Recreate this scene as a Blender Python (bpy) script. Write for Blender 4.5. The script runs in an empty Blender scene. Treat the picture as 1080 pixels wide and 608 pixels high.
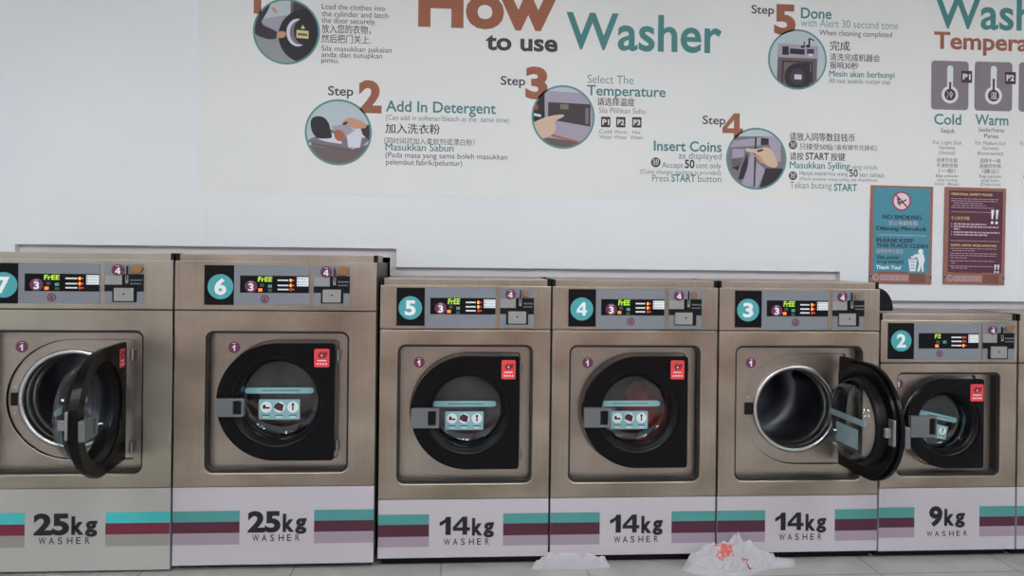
import bpy, bmesh, random
from math import sin, cos, pi, radians, sqrt, atan2
from mathutils import Vector, Matrix, noise
from mathutils.geometry import tessellate_polygon

SC = bpy.context.scene
COL = SC.collection
random.seed(7)

# ------------------------------------------------------------------ camera model
FPX, PSI, RHO, DIST, CAMZ, SHY = 780.0, radians(3.9), 0.0115, 3.06, 1.287, -33.0
Fv = Vector((sin(PSI), cos(PSI), 0)); Rv = Vector((cos(PSI), -sin(PSI), 0)); Zv = Vector((0, 0, 1))
CR = Rv * cos(RHO) + Zv * sin(RHO); CU = Rv * -sin(RHO) + Zv * cos(RHO)
CAM = Vector((0, -DIST, CAMZ))
def U(px, py, y=0.0):
    """where the sight line of a photo pixel meets the vertical plane at depth y -> (x, z)"""
    d = Fv + CR * ((px - 540) / FPX) + CU * ((-(py - 304) + SHY) / FPX)
    p = CAM + d * ((y - CAM.y) / d.y)
    return p.x, p.z
def G(px, py, z=0.0):
    d = Fv + CR * ((px - 540) / FPX) + CU * ((-(py - 304) + SHY) / FPX)
    p = CAM + d * ((z - CAM.z) / d.z)
    return p.x, p.y

# ------------------------------------------------------------------ materials
def lin(c):
    return tuple(((v / 255) / 12.92 if v <= 10 else (((v / 255) + .055) / 1.055) ** 2.4) for v in c) + (1.0,)
MATS = {}
def mat(name, rgb, rough=.5, metal=0.0, emit=None, estr=1.0, spec=.5, coat=0.0, trans=0.0):
    m = bpy.data.materials.new(name); m.use_nodes = True
    b = m.node_tree.nodes['Principled BSDF']
    b.inputs['Base Color'].default_value = lin(rgb)
    b.inputs['Roughness'].default_value = rough
    b.inputs['Metallic'].default_value = metal
    b.inputs['Specular IOR Level'].default_value = spec
    b.inputs['Coat Weight'].default_value = coat
    b.inputs['Transmission Weight'].default_value = trans
    if emit:
        b.inputs['Emission Color'].default_value = lin(emit)
        b.inputs['Emission Strength'].default_value = estr
    MATS[name] = m
    return m
def nodes(m):
    nt = m.node_tree
    return nt, nt.nodes['Principled BSDF'], nt.nodes.new, nt.links.new
def mottled(m, rgb1, rgb2, scale=(3, 3, 3), detail=4, rough=None, bump=0.0, lo=.35, hi=.65):
    nt, b, N, L = nodes(m)
    tc = N('ShaderNodeTexCoord'); mp = N('ShaderNodeMapping'); mp.inputs['Scale'].default_value = scale
    nz = N('ShaderNodeTexNoise'); nz.inputs['Scale'].default_value = 1.0; nz.inputs['Detail'].default_value = detail
    cr = N('ShaderNodeValToRGB')
    cr.color_ramp.elements[0].position = lo; cr.color_ramp.elements[0].color = lin(rgb1)
    cr.color_ramp.elements[1].position = hi; cr.color_ramp.elements[1].color = lin(rgb2)
    L(tc.outputs['Object'], mp.inputs['Vector']); L(mp.outputs['Vector'], nz.inputs['Vector'])
    L(nz.outputs['Fac'], cr.inputs['Fac']); L(cr.outputs['Color'], b.inputs['Base Color'])
    if rough:
        mr = N('ShaderNodeMapRange'); mr.inputs['To Min'].default_value = rough[0]; mr.inputs['To Max'].default_value = rough[1]
        L(nz.outputs['Fac'], mr.inputs['Value']); L(mr.outputs['Result'], b.inputs['Roughness'])
    if bump:
        bp = N('ShaderNodeBump'); bp.inputs['Strength'].default_value = bump; bp.inputs['Distance'].default_value = .002
        L(nz.outputs['Fac'], bp.inputs['Height']); L(bp.outputs['Normal'], b.inputs['Normal'])
    return m
def brushed(name, rgb1, rgb2, rough=(.3, .42)):
    """stainless sheet: fine vertical brushing plus broad faint smears"""
    m = mat(name, rgb1, .35, 1.0); nt, b, N, L = nodes(m)
    tc = N('ShaderNodeTexCoord')
    mp = N('ShaderNodeMapping'); mp.inputs['Scale'].default_value = (420, 420, 3)
    n1 = N('ShaderNodeTexNoise'); n1.inputs['Scale'].default_value = 1; n1.inputs['Detail'].default_value = 2
    mp2 = N('ShaderNodeMapping'); mp2.inputs['Scale'].default_value = (3.2, 3.2, 4.5)
    n2 = N('ShaderNodeTexNoise'); n2.inputs['Scale'].default_value = 1; n2.inputs['Detail'].default_value = 5
    L(tc.outputs['Object'], mp.inputs[0]); L(mp.outputs[0], n1.inputs['Vector'])
    L(tc.outputs['Object'], mp2.inputs[0]); L(mp2.outputs[0], n2.inputs['Vector'])
    mx = N('ShaderNodeMath'); mx.operation = 'MULTIPLY_ADD'; mx.inputs[1].default_value = .35
    L(n1.outputs['Fac'], mx.inputs[0]); L(n2.outputs['Fac'], mx.inputs[2])
    cr = N('ShaderNodeValToRGB')
    cr.color_ramp.elements[0].position = .45; cr.color_ramp.elements[0].color = lin(rgb1)
    cr.color_ramp.elements[1].position = .92; cr.color_ramp.elements[1].color = lin(rgb2)
    L(mx.outputs[0], cr.inputs['Fac']); L(cr.outputs['Color'], b.inputs['Base Color'])
    mr = N('ShaderNodeMapRange'); mr.inputs['To Min'].default_value = rough[0]; mr.inputs['To Max'].default_value = rough[1]
    mr.inputs['From Min'].default_value = .3; mr.inputs['From Max'].default_value = 1.0
    L(mx.outputs[0], mr.inputs['Value']); L(mr.outputs['Result'], b.inputs['Roughness'])
    b.inputs['Anisotropic'].default_value = .5
    return m
def thin_glass(name, tint, gloss=(1, 1, 1)):
    m = bpy.data.materials.new(name); m.use_nodes = True; nt = m.node_tree
    nt.nodes.clear(); N = nt.nodes.new; L = nt.links.new
    o = N('ShaderNodeOutputMaterial'); mx = N('ShaderNodeMixShader'); t = N('ShaderNodeBsdfTransparent')
    g = N('ShaderNodeBsdfGlossy'); fr = N('ShaderNodeFresnel')
    t.inputs['Color'].default_value = lin(tint); g.inputs['Roughness'].default_value = .03
    ge = N('ShaderNodeNewGeometry'); mi = N('ShaderNodeMix'); mi.inputs['A'].default_value = 1.55; mi.inputs['B'].default_value = 1 / 1.55
    L(ge.outputs['Backfacing'], mi.inputs['Factor']); L(mi.outputs['Result'], fr.inputs['IOR'])
    L(fr.outputs[0], mx.inputs[0]); L(t.outputs[0], mx.inputs[1]); L(g.outputs[0], mx.inputs[2]); L(mx.outputs[0], o.inputs['Surface'])
    MATS[name] = m
    return m

brushed('steel', (146, 135, 122), (190, 178, 164))
brushed('steel_greenish', (160, 156, 142), (184, 180, 166))  # greener steel tone of washer 7
brushed('steel_recess', (160, 152, 142), (186, 177, 166), (.32, .45))
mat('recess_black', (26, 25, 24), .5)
mat('steel_side', (92, 90, 86), .45, .6)
mat('chrome', (205, 204, 202), .3, 1.0)
mat('drum_steel', (116, 118, 124), .4, 1.0)
mat('zinc', (150, 152, 155), .4, .9)
mat('black_gloss', (11, 11, 13), .26, spec=.14)
mat('black_satin', (13, 13, 15), .34, spec=.2)
mat('black_panel', (11, 11, 14), .4, spec=.15)
mat('black_rubber', (15, 15, 17), .6, spec=.2)
mat('plate_grey', (122, 127, 134), .5)
mat('plate_pale', (150, 150, 146), .45, .3)
mat('handle_grey', (98, 102, 103), .45)
mat('dark_slot', (14, 15, 18), .5, spec=.2)
mat('teal_disc', (70, 160, 164), .45)
mat('white_ink', (232, 238, 240), .5)
mat('maroon', (104, 38, 72), .45)
mat('orange_btn', (235, 130, 60), .4, emit=(255, 120, 40), estr=.6)
mat('cyan_btn', (80, 150, 150), .4)
mat('green_btn', (50, 80, 70), .4)
mat('lcd', (26, 40, 14), .3)
mat('digit_lit', (150, 190, 40), .5, emit=(170, 220, 40), estr=.55)
mat('led_lit', (255, 130, 50), .5, emit=(255, 110, 40), estr=3.0)
mat('led_dim', (150, 60, 30), .5, emit=(190, 60, 20), estr=.6)
mat('bronze', (150, 110, 70), .4, .6)
mat('red_sticker', (222, 62, 66), .45)
mat('dark_red', (120, 28, 36), .5)
mat('teal_sticker', (138, 186, 190), .45)
mat('pale_teal', (205, 222, 222), .5)
mat('icon_dark', (70, 32, 40), .5)
mat('ink_dark', (26, 30, 40), .5)
mat('kick_white', (184, 178, 184), .45)
mat('kick_grey_white', (168, 168, 162), .45)  # greyer panel white of washer 7
mat('stripe_teal', (72, 142, 138), .45)
mat('stripe_teal_bright', (62, 180, 180), .45)
mat('stripe_maroon', (76, 30, 50), .45)
mat('stripe_maroon_bright', (112, 30, 58), .45)
mat('stripe_mauve', (152, 138, 150), .45)
mat('stripe_grey', (140, 139, 132), .45)
mat('kick_ink', (14, 16, 20), .5)
mat('kick_small_ink', (60, 28, 36), .5)
# wall print
mat('b_brown', (158, 96, 72), .6)
mat('b_teal', (72, 134, 132), .6)
mat('b_dark', (66, 60, 66), .6)
mat('b_grey', (118, 126, 128), .6)
mat('b_rim', (92, 146, 144), .6)
mat('b_card', (132, 124, 130), .6)
mat('b_square', (70, 44, 54), .6)
mat('b_white', (226, 228, 226), .6)
for n, c in dict(pale=(186, 200, 204), wallgrey=(150, 154, 156), ink=(38, 36, 44), steelb=(112, 98, 96), skin=(202, 152, 122),
                 skin2=(214, 186, 160), tissue=(214, 214, 226), orange=(172, 104, 70), lilac=(168, 160, 178), mid=(122, 116, 128),
                 yellow=(214, 206, 140), sleeve=(58, 46, 58), panel=(66, 56, 60), greenlcd=(118, 128, 90), red=(160, 60, 60), brown=(104, 92, 90)).items():
    mat('p_' + n, c, .6)
mat('sign_brown', (150, 100, 84), .5)
mat('sign_brown_dark', (120, 76, 62), .5)
mat('sign_teal', (66, 140, 158), .5)
mat('sign_plum', (84, 36, 58), .5)
mat('sign_ink', (22, 34, 52), .5)
mat('sign_red', (160, 36, 72), .5)
mat('sign_pink', (226, 206, 214), .5)
mat('sign_yellow', (226, 186, 110), .5)
mat('sign_pale', (202, 180, 190), .5)
mat('sign_grey', (110, 120, 124), .5)
mat('cloth_red', (205, 30, 44), .9)
mat('cloth_white', (205, 205, 218), .9)
mat('cloth_dark', (60, 52, 60), .9)
mat('reflection_tan', (160, 112, 78), .9)
thin_glass('door_glass', (236, 239, 241))
mottled(mat('wall_paint', (206, 212, 216), .6), (226, 230, 233), (232, 235, 237), (1.2, 1.2, 1.2))
mottled(mat('board_vinyl', (208, 209, 207), .5), (226, 228, 226), (231, 231, 228), (1.5, 1.5, 1.5))
mat('frame_paint', (214, 209, 211), .6)
mat('service_dark', (40, 40, 42), .9)
mat('ceiling_paint', (210, 210, 208), .8)
mottled(mat('timber_front', (120, 76, 50), .5), (134, 72, 40), (172, 102, 60), (.8, 6, 6))
mat('fixture_white', (225, 226, 226), .5)
mat('tube_glow', (255, 255, 255), .5, emit=(246, 250, 255), estr=34.0)
# floor tiles
fm = mat('floor_tiles', (140, 138, 134), .42); nt, b, N, L = nodes(fm)
tc = N('ShaderNodeTexCoord'); mp = N('ShaderNodeMapping'); mp.inputs['Location'].default_value = (.07, .13, 0)
br = N('ShaderNodeTexBrick'); br.offset = 0; br.inputs['Scale'].default_value = 1
br.inputs['Brick Width'].default_value = .6; br.inputs['Row Height'].default_value = .6; br.inputs['Mortar Size'].default_value = .004
br.inputs['Color1'].default_value = lin((182, 180, 176)); br.inputs['Color2'].default_value = lin((176, 174, 170)); br.inputs['Mortar'].default_value = lin((140, 137, 133))
nz = N('ShaderNodeTexNoise'); nz.inputs['Scale'].default_value = 7; nz.inputs['Detail'].default_value = 6
mx = N('ShaderNodeMix'); mx.data_type = 'RGBA'; mx.blend_type = 'MULTIPLY'; mx.inputs['Factor'].default_value = .35
cr = N('ShaderNodeValToRGB'); cr.color_ramp.elements[0].position = .3; cr.color_ramp.elements[0].color = (.55, .54, .52, 1); cr.color_ramp.elements[1].position = .62
L(tc.outputs['Object'], mp.inputs[0]); L(mp.outputs[0], br.inputs['Vector']); L(tc.outputs['Object'], nz.inputs['Vector'])
L(nz.outputs['Fac'], cr.inputs[0]); L(br.outputs['Color'], mx.inputs['A']); L(cr.outputs[0], mx.inputs['B']); L(mx.outputs['Result'], b.inputs['Base Color'])
# thin white carrier-bag film
bm_ = mat('bag_film', (232, 230, 234), .32, spec=.6); nt, b, N, L = nodes(bm_)
tr_ = N('ShaderNodeBsdfTransparent'); tl_ = N('ShaderNodeBsdfTranslucent'); tl_.inputs['Color'].default_value = lin((232, 230, 234))
m1 = N('ShaderNodeMixShader'); m2 = N('ShaderNodeMixShader'); m1.inputs[0].default_value = .3; m2.inputs[0].default_value = .4
o_ = nt.nodes['Material Output']; L(b.outputs[0], m1.inputs[1]); L(tl_.outputs[0], m1.inputs[2]); L(m1.outputs[0], m2.inputs[1]); L(tr_.outputs[0], m2.inputs[2]); L(m2.outputs[0], o_.inputs['Surface'])
mat('bag_print', (206, 96, 84), .5)
mat('bag_print_dark', (120, 48, 44), .5)

# ------------------------------------------------------------------ text outlines
_TX = {}
def glyphs(s, bold=0.0):
    bold = bold - 1 if bold > .9 else min(bold, .03)
    if bold > 0 and ('M' in s or any(ord(c) > 0x2e80 for c in s)):                 # these letters close up when their outline is swollen: thicken by overlay instead
        vs, fs = glyphs(s, 0.0); n = len(vs); V, F = [], []
        for k in (-1, 0, 1):
            F += [tuple(i + len(V) for i in f) for f in fs]; V += [(x + k * bold, z, (k + 1) * .00014) for x, z in vs]
        return V, F
    k = (s, bold)
    if k not in _TX:
        c = bpy.data.curves.new('tmp', 'FONT'); c.body = s; c.offset = bold; c.resolution_u = 4
        o = bpy.data.objects.new('tmp', c); COL.objects.link(o)
        dg = bpy.context.evaluated_depsgraph_get()
        me = bpy.data.meshes.new_from_object(o.evaluated_get(dg))
        vs = [(v.co.x, v.co.y) for v in me.vertices]; fs = [tuple(p.vertices) for p in me.polygons]
        bpy.data.objects.remove(o); bpy.data.curves.remove(c); bpy.data.meshes.remove(me)
        _TX[k] = (vs, fs)
    return _TX[k]

# ------------------------------------------------------------------ mesh builder
def arc(cx, cz, r, a0, a1, n):
    return [(cx + r * cos(a0 + (a1 - a0) * i / n), cz + r * sin(a0 + (a1 - a0) * i / n)) for i in range(n + 1)]
def circle(cx, cz, r, n=48):
    return [(cx + r * cos(2 * pi * i / n), cz + r * sin(2 * pi * i / n)) for i in range(n)]
def rrect(x0, z0, x1, z1, r, n=6):
    r = min(r, (x1 - x0) / 2 - 1e-5, (z1 - z0) / 2 - 1e-5)
    return (arc(x1 - r, z1 - r, r, 0, pi / 2, n) + arc(x0 + r, z1 - r, r, pi / 2, pi, n)
            + arc(x0 + r, z0 + r, r, pi, 1.5 * pi, n) + arc(x1 - r, z0 + r, r, 1.5 * pi, 2 * pi, n))
def rect(x0, z0, x1, z1):
    return [(x1, z1), (x0, z1), (x0, z0), (x1, z0)]

class MB:
    def __init__(s):
        s.v = []; s.f = []; s.mi = []; s.sm = []; s.mats = []; s.cur = 0
    def m(s, name):
        if name not in s.mats: s.mats.append(name)
        s.cur = s.mats.index(name); return s
    def face(s, idx, smooth=False):
        s.f.append(tuple(idx)); s.mi.append(s.cur); s.sm.append(smooth)
    def add(s, verts, faces, smooth=False):
        o = len(s.v); s.v += [tuple(p) for p in verts]
        for f in faces: s.face([i + o for i in f], smooth)
        return s
    def flat(s, poly, y, holes=()):
        """flat printed shape in the xz plane facing -y"""
        loops = [list(poly)] + [list(h) for h in holes]
        tris = tessellate_polygon([[Vector((x, z, 0)) for x, z in l] for l in loops])
        pts = [p for l in loops for p in l]
        fs = []
        for t in tris:
            a, b_, c = (pts[i] for i in t)
            cr_ = (b_[0] - a[0]) * (c[1] - a[1]) - (b_[1] - a[1]) * (c[0] - a[0])
            fs.append(t if cr_ > 0 else t[::-1])
        s.add([(x, y, z) for x, z in pts], fs); return s
    def plate(s, poly, y0, y1, holes=()):
        """slab between y0 (front) and y1 (back) with holes"""
        loops = [list(poly)] + [list(h) for h in holes]
        tris = tessellate_polygon([[Vector((x, z, 0)) for x, z in l] for l in loops])
        pts = [p for l in loops for p in l]; n = len(pts)
        V = [(x, y0, z) for x, z in pts] + [(x, y1, z) for x, z in pts]; F = []
        for t in tris:
            a, b_, c = (pts[i] for i in t)
            cr_ = (b_[0] - a[0]) * (c[1] - a[1]) - (b_[1] - a[1]) * (c[0] - a[0])
            t = tuple(t) if cr_ > 0 else tuple(t)[::-1]
            F.append(t); F.append(tuple(i + n for i in t[::-1]))
        o = 0
        for li, l in enumerate(loops):
            k = len(l)
            area = sum(l[i][0] * l[(i + 1) % k][1] - l[(i + 1) % k][0] * l[i][1] for i in range(k))
            ccw = area > 0
            want = ccw if li == 0 else not ccw
            for i in range(k):
                a, b_ = o + i, o + (i + 1) % k
                F.append((b_, a, a + n, b_ + n) if want else (a, b_, b_ + n, a + n))
            o += k
        s.add(V, F); return s
    def box(s, x0, x1, y0, y1, z0, z1):
        return s.plate(rect(x0, z0, x1, z1), y0, y1)
    def lathe(s, prof, cx, cz, n=56, smooth=True, flip=False):
        """profile of (radius, y) turned about the y axis through (cx, cz)"""
        V = []; F = []
        for r, y in prof:
            for i in range(n):
                a = 2 * pi * i / n; V.append((cx + r * cos(a), y, cz + r * sin(a)))
        for j in range(len(prof) - 1):
            for i in range(n):
                a, b_ = j * n + i, j * n + (i + 1) % n
                q = (a, b_, b_ + n, a + n)
                F.append(q[::-1] if flip else q)
        s.add(V, F, smooth); return s
    def cyl(s, p0, p1, r, n=14):
        p0, p1 = Vector(p0), Vector(p1); d = (p1 - p0).normalized(); q = d.to_track_quat('Z', 'Y')
        V = []
        for p in (p0, p1):
            for i in range(n):
                a = 2 * pi * i / n; V.append(tuple(p + q @ Vector((r * cos(a), r * sin(a), 0))))
        F = [(i, (i + 1) % n, (i + 1) % n + n, i + n) for i in range(n)]
        s.add(V, F, True); s.add(V[:n], [tuple(range(n))[::-1]]); s.add(V[n:], [tuple(range(n))]); return s
    def one(s, x0, x1, z0, z1, y):
        w, h = x1 - x0, z1 - z0
        return s.flat([(x0 + u * w, z0 + v * h) for u, v in ((.52, 0), (1, 0), (1, 1), (.6, 1), (.42, .84), (0, .7), (0, .5), (.28, .56), (.52, .68))], y)
    def text(s, txt, x0, x1, z, cap, y, bold=0.0, shear=0.0, box=False):
        """lettering from x0 to x1; z is the baseline and cap the capital height (box: z is the bottom, cap the full height)"""
        if bold > .9 and txt == '1': return s.one(x0, x1, z, z + cap, y)
        if bold > .9 and txt == '4':
            w, h = x1 - x0, cap; q = lambda l: [(x0 + u * w, z + v * h) for u, v in l]
            return s.flat(q(((.56, 0), (.84, 0), (.84, .22), (1, .22), (1, .41), (.84, .41), (.84, 1), (.56, 1), (0, .43), (0, .22), (.56, .22))), y, [q(((.56, .41), (.23, .41), (.56, .74)))])
        vs, fs = glyphs(txt, bold)
        xs = [p[0] for p in vs]; zs = [p[1] for p in vs]; a, b_ = min(xs), max(xs)
        kx = (x1 - x0) / (b_ - a)
        if box: kz = cap / (max(zs) - min(zs)); zb = -min(zs)
        else: kz = cap / .682; zb = 0
        s.add([(x0 + (p[0] - a) * kx + shear * (p[1] + zb) * kz, y - (p[2] if len(p) > 2 else 0), z + (p[1] + zb) * kz) for p in vs], fs); return s
    def build(s, name, parent=None, bevel=0.0, loc=None, smooth_angle=None):
        me = bpy.data.meshes.new(name); me.from_pydata(s.v, [], s.f)
        for n in s.mats: me.materials.append(MATS[n])
        me.polygons.foreach_set('material_index', s.mi); me.polygons.foreach_set('use_smooth', s.sm)
        me.update()
        o = bpy.data.objects.new(name, me); COL.objects.link(o)
        if parent: o.parent = parent
        if loc: o.location = loc
        if bevel:
            bm = bmesh.new(); bm.from_mesh(me)
            bmesh.ops.remove_doubles(bm, verts=bm.verts, dist=1e-6)
            bmesh.ops.dissolve_limit(bm, angle_limit=.01, verts=bm.verts, edges=bm.edges)
            bm.to_mesh(me); bm.free()
            md = o.modifiers.new('soft_edge', 'BEVEL'); md.width = bevel; md.segments = 2; md.limit_method = 'ANGLE'; md.angle_limit = radians(40)
        return o
def tag(o, label, cat, group=None):
    o['label'] = label; o['category'] = cat
    if group: o['group'] = group
    return o
def struct(o): o['kind'] = 'structure'; return o
def empty(name, loc):
    o = bpy.data.objects.new(name, None); o.empty_display_size = .1; o.location = loc; COL.objects.link(o); return o

# ------------------------------------------------------------------ the room
YW = .42                      # face of the false wall behind the machines
ZC = 3.0; XL, XR, YF, YB = -4.2, 5.2, -6.2, 1.35
A0, A1, AZ = -2.009, -.3037, 1.3187
B1, BZ = 1.8372, 1.233
C1, CZ = 3.09, 1.0940
def stepped(d):
    return [(XL, 0), (A0 + d, 0), (A0 + d, AZ - d), (A1 - d * .75, AZ - d), (A1 - d * .75, BZ - d), (B1 - d, BZ - d),
            (B1 - d, CZ - d), (C1 - d, CZ - d), (C1 - d, 0), (XR, 0), (XR, ZC), (XL, ZC)]
struct(MB().m('wall_paint').plate(stepped(0), YW, YW + .03).build('wall_back'))
struct(MB().m('frame_paint').plate(stepped(.042), YW + .032, YW + .05).build('trim_1'))
struct(MB().m('service_dark').box(XL, XR, YB, YB + .05, 0, ZC).build('wall_service'))
struct(MB().m('floor_tiles').box(XL, XR, YF, YB, -.05, 0).build('floor'))
struct(MB().m('ceiling_paint').box(XL, XR, YF, YB + .05, ZC, ZC + .05).build('ceiling'))
struct(MB().m('wall_paint').box(XL - .05, XL, YF, YB + .05, 0, ZC).build('wall_left'))
struct(MB().m('wall_paint').box(XR, XR + .05, YF, YB + .05, 0, ZC).build('wall_right'))
# open shop front across the room: timber below and at the sides, daylight above
struct(MB().m('timber_front').plate(rect(XL, 0, XR, ZC), YF - .08, YF,
       [rect(-3.4, .95, -.55, 2.5), rect(-.35, .95, 1.75, 2.5), rect(1.95, .95, 4.6, 2.5)]).build('wall_front'))
# joints in the false wall
SEAM = MB().m('frame_paint')
for px, py0, py1 in ((217, 219, 257.5),):
    x, z0 = U(px, py1, YW); z1 = U(px, py0, YW)[1]
    SEAM.box(x - .001, x + .001, YW - .0006, YW, z0, z1)
struct(SEAM.build('trim_2'))

def ceiling_light(x, y, lab):
    r = empty('ceiling_light', (x, y, ZC)); tag(r, lab, 'light', 'ceiling lights of the laundry room')
    MB().m('fixture_white').box(-.62, .62, -.16, .16, -.06, 0).build('housing', r, .006)
    MB().m('tube_glow').box(-.6, .6, -.14, .14, -.085, -.061).build('diffuser', r, .006)
for y, nm in ((-2.7, 'washers'), (-5.0, 'shop front')):
    for x, sd in ((-2.3, 'left'), (.5, 'middle'), (3.3, 'right')):
        ceiling_light(x, y, 'long white ceiling light on the %s side nearer the %s' % (sd, nm) if sd != 'middle'
                      else 'long white ceiling light in the middle of the row nearer the %s' % nm)

# ------------------------------------------------------------------ washing machines
def px_rect(x0, y0, x1, y1, xc, y=0.0):
    xm, ym = (x0 + x1) / 2, (y0 + y1) / 2
    return (U(x0, ym, y)[0] - xc, U(xm, y1, y)[1], U(x1, ym, y)[0] - xc, U(xm, y0, y)[1])
def px_pt(x, y, xc):
    a, z = U(x, y); return a - xc, z
PXM = 3.06 / 780            # metres per photo pixel on the front plane, about the middle

SPEC = {}
SPEC['14'] = dict(W=.7105, x0=-.3338, top=1.1655, seam=.984, kick=.2825, bot=.042,
    number=(418.3, 303.7, 448, 343.8), ndisc=(432.8, 324.9, 12.2), plate=(448.3, 303.7, 522.8, 346.3), window=(453.8, 314.5, 522.6, 331.8),
    digits=(472.4, 315.2, 484.8, 321), s3=(464.8, 325.3, 6.2), btn=((473.6, 328.6, 'orange_btn'), (483.2, 325.3, 'cyan_btn'), (475.5, 324, 'green_btn'), (483, 330, 'green_btn')),
    bars=(491.3, 501.6, (319.1, 323.7, 327.9)), led=504.4, card=(510.3, 316.1, 522.4, 325),
    emblem=(486, 338.2, 4.2), coin=(527.2, 304.2, 563.3, 345.9), cplate=(527.5, 315.7, 543.8, 325), cblack=(544, 314.5, 563, 331.8), cband=(527.4, 325, 544, 331.5),
    slot=(548.8, 306, 324), knob=(554.8, 310, 3.5, 3.5), tray=(533.8, 327.6, 557, 342.4), s4=(538.4, 310.6, 5.6),
    recess=(418.8, 364.2, 561.3, 510.4, .032), door=(433.2, 375.5, 547.2, 494.8), ropen=.176, rg=.151,
    red=(528.7, 379.6, 543.5, 399.8), strip=(455.8, 423.3, 523.3, 429.4), lab=(469.4, 434.4, 509.8, 453.7), handle=(434, 429.4, 463.3, 450),
    hwin=(451.5, 432.5, 460, 447.5), s1=(441.4, 384.2, 5.8), rot=0,
    sl=(398.2, 452.5, (543.6, 554.9, 567.3, 578.2)), sr=(530.7, 578.6, (541.4, 551.6, 564.6, 575.4)), big=(463.5, 521, 565, 19.2), small=(468, 516, 575.6, 6.6), txt='14kg')
SPEC['25'] = dict(W=.8105, x0=-1.153, top=1.2568, seam=1.0565, kick=.3415, bot=.026,
    number=(215.6, 279.8, 246.8, 321.8), ndisc=(232.7, 302.6, 12.9), plate=(247, 279.9, 326.4, 322), window=(253.4, 291.1, 326, 309.2),
    digits=(272.3, 292.2, 287, 297.2), s3=(265, 302.3, 6.3), btn=((274.8, 306, 'orange_btn'), (285, 302, 'cyan_btn'), (276.5, 301, 'green_btn'), (285, 306.5, 'green_btn')),
    bars=(293, 304.5, (295.8, 301.2, 305.5)), led=306.8, card=(313.3, 292.5, 325.6, 302.2),
    emblem=(279.4, 315.7, 4.3), coin=(330.3, 280.6, 369.2, 323), cplate=(331.4, 292.5, 348, 302.2), cblack=(348, 291.5, 369, 309.5), cband=(331, 302.4, 348, 309.2),
    slot=(353.2, 283, 302), knob=(362.5, 286.4, 6.5, 4.5), tray=(338.7, 304.6, 362.2, 320.2), s4=(344.3, 287.2, 6),
    recess=(216, 350, 367.4, 498.9, .032), door=(228.7, 362, 353, 485.6), ropen=.19, rg=.165,
    red=(332, 367.8, 348, 387.2), strip=(258, 409.2, 331, 415.4), lab=(272.8, 421.7, 316.2, 442.8), handle=(228.7, 419.4, 259.5, 438.2),
    hwin=(248, 421.5, 257, 436), s1=(243.2, 368.2, 6), rot=0,
    sl=(182, 252.6, (540.6, 552.2, 564, 576.6)), sr=(331.2, 396.6, (537, 548.4, 560, 572)), big=(261, 323.2, 561.2, 19.6), small=(266, 316, 571.6, 6.8), txt='25kg')
SPEC['9'] = dict(W=.6235, x0=1.7965, top=1.0334, seam=.849, kick=.3095, bot=.039,
    number=(936.4, 341, 963.6, 379), ndisc=(950.2, 359.7, 10.9), plate=(963.8, 341.2, 1032.2, 380), window=(968.6, 351.6, 1031.7, 367.8),
    digits=(985.4, 352.6, 991.5, 356.8), s3=None, btn=((987.5, 365, 'orange_btn'), (995.7, 360.9, 'cyan_btn'), (988.5, 361, 'green_btn')),
    bars=(1003, 1013.6, (356, 360.2, 364.6)), led=1015.5, card=(1021, 353, 1031.5, 361.6),
    emblem=(990.5, 373.2, 4), coin=(1035.4, 342.4, 1069, 380), cplate=(1036, 352.6, 1051, 361.6), cblack=(1051, 351.5, 1069, 368), cband=(1035.8, 361.8, 1051, 367.8),
    slot=(1056, 345, 361), knob=(1064, 346.2, 6, 3.2), tray=(1041.4, 364.6, 1062, 378.8), s4=(1046.4, 348.4, 5),
    recess=(946.4, 393.5, 1054.4, 502.3, .026), door=(953.6, 399.9, 1035.7, 493.6), ropen=.145, rg=.123,
    red=(1021.4, 405, 1036-.8, 423), strip=(967, 436, 1009.5, 441.4), lab=(971.5, 447, 1001.5, 461.2), handle=(956, 437.6, 983, 459.6),
    hwin=(975, 440, 982, 457), s1=(954.7, 407.2, 5.6), rot=-12,
    sl=(926, 964.6, (534.9, 546, 556.2, 566.8)), sr=(1033.2, 1072.4, (534.9, 546, 556.2, 567)), big=(980, 1017.8, 554.4, 18.2), small=(977.5, 1020.5, 566.3, 5.6), txt='9kg')
EPS = .0007

def d_outline(cx, R, xr, grow=0.0, fil=.012):
    R += grow; xr += grow
    pts = arc(cx, 0, R, pi / 2, 1.5 * pi, 40)
    pts += arc(xr - fil, -R + fil, fil, 1.5 * pi, 2 * pi, 6) + arc(xr - fil, R - fil, fil, 0, pi / 2, 6)
    return pts

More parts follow.
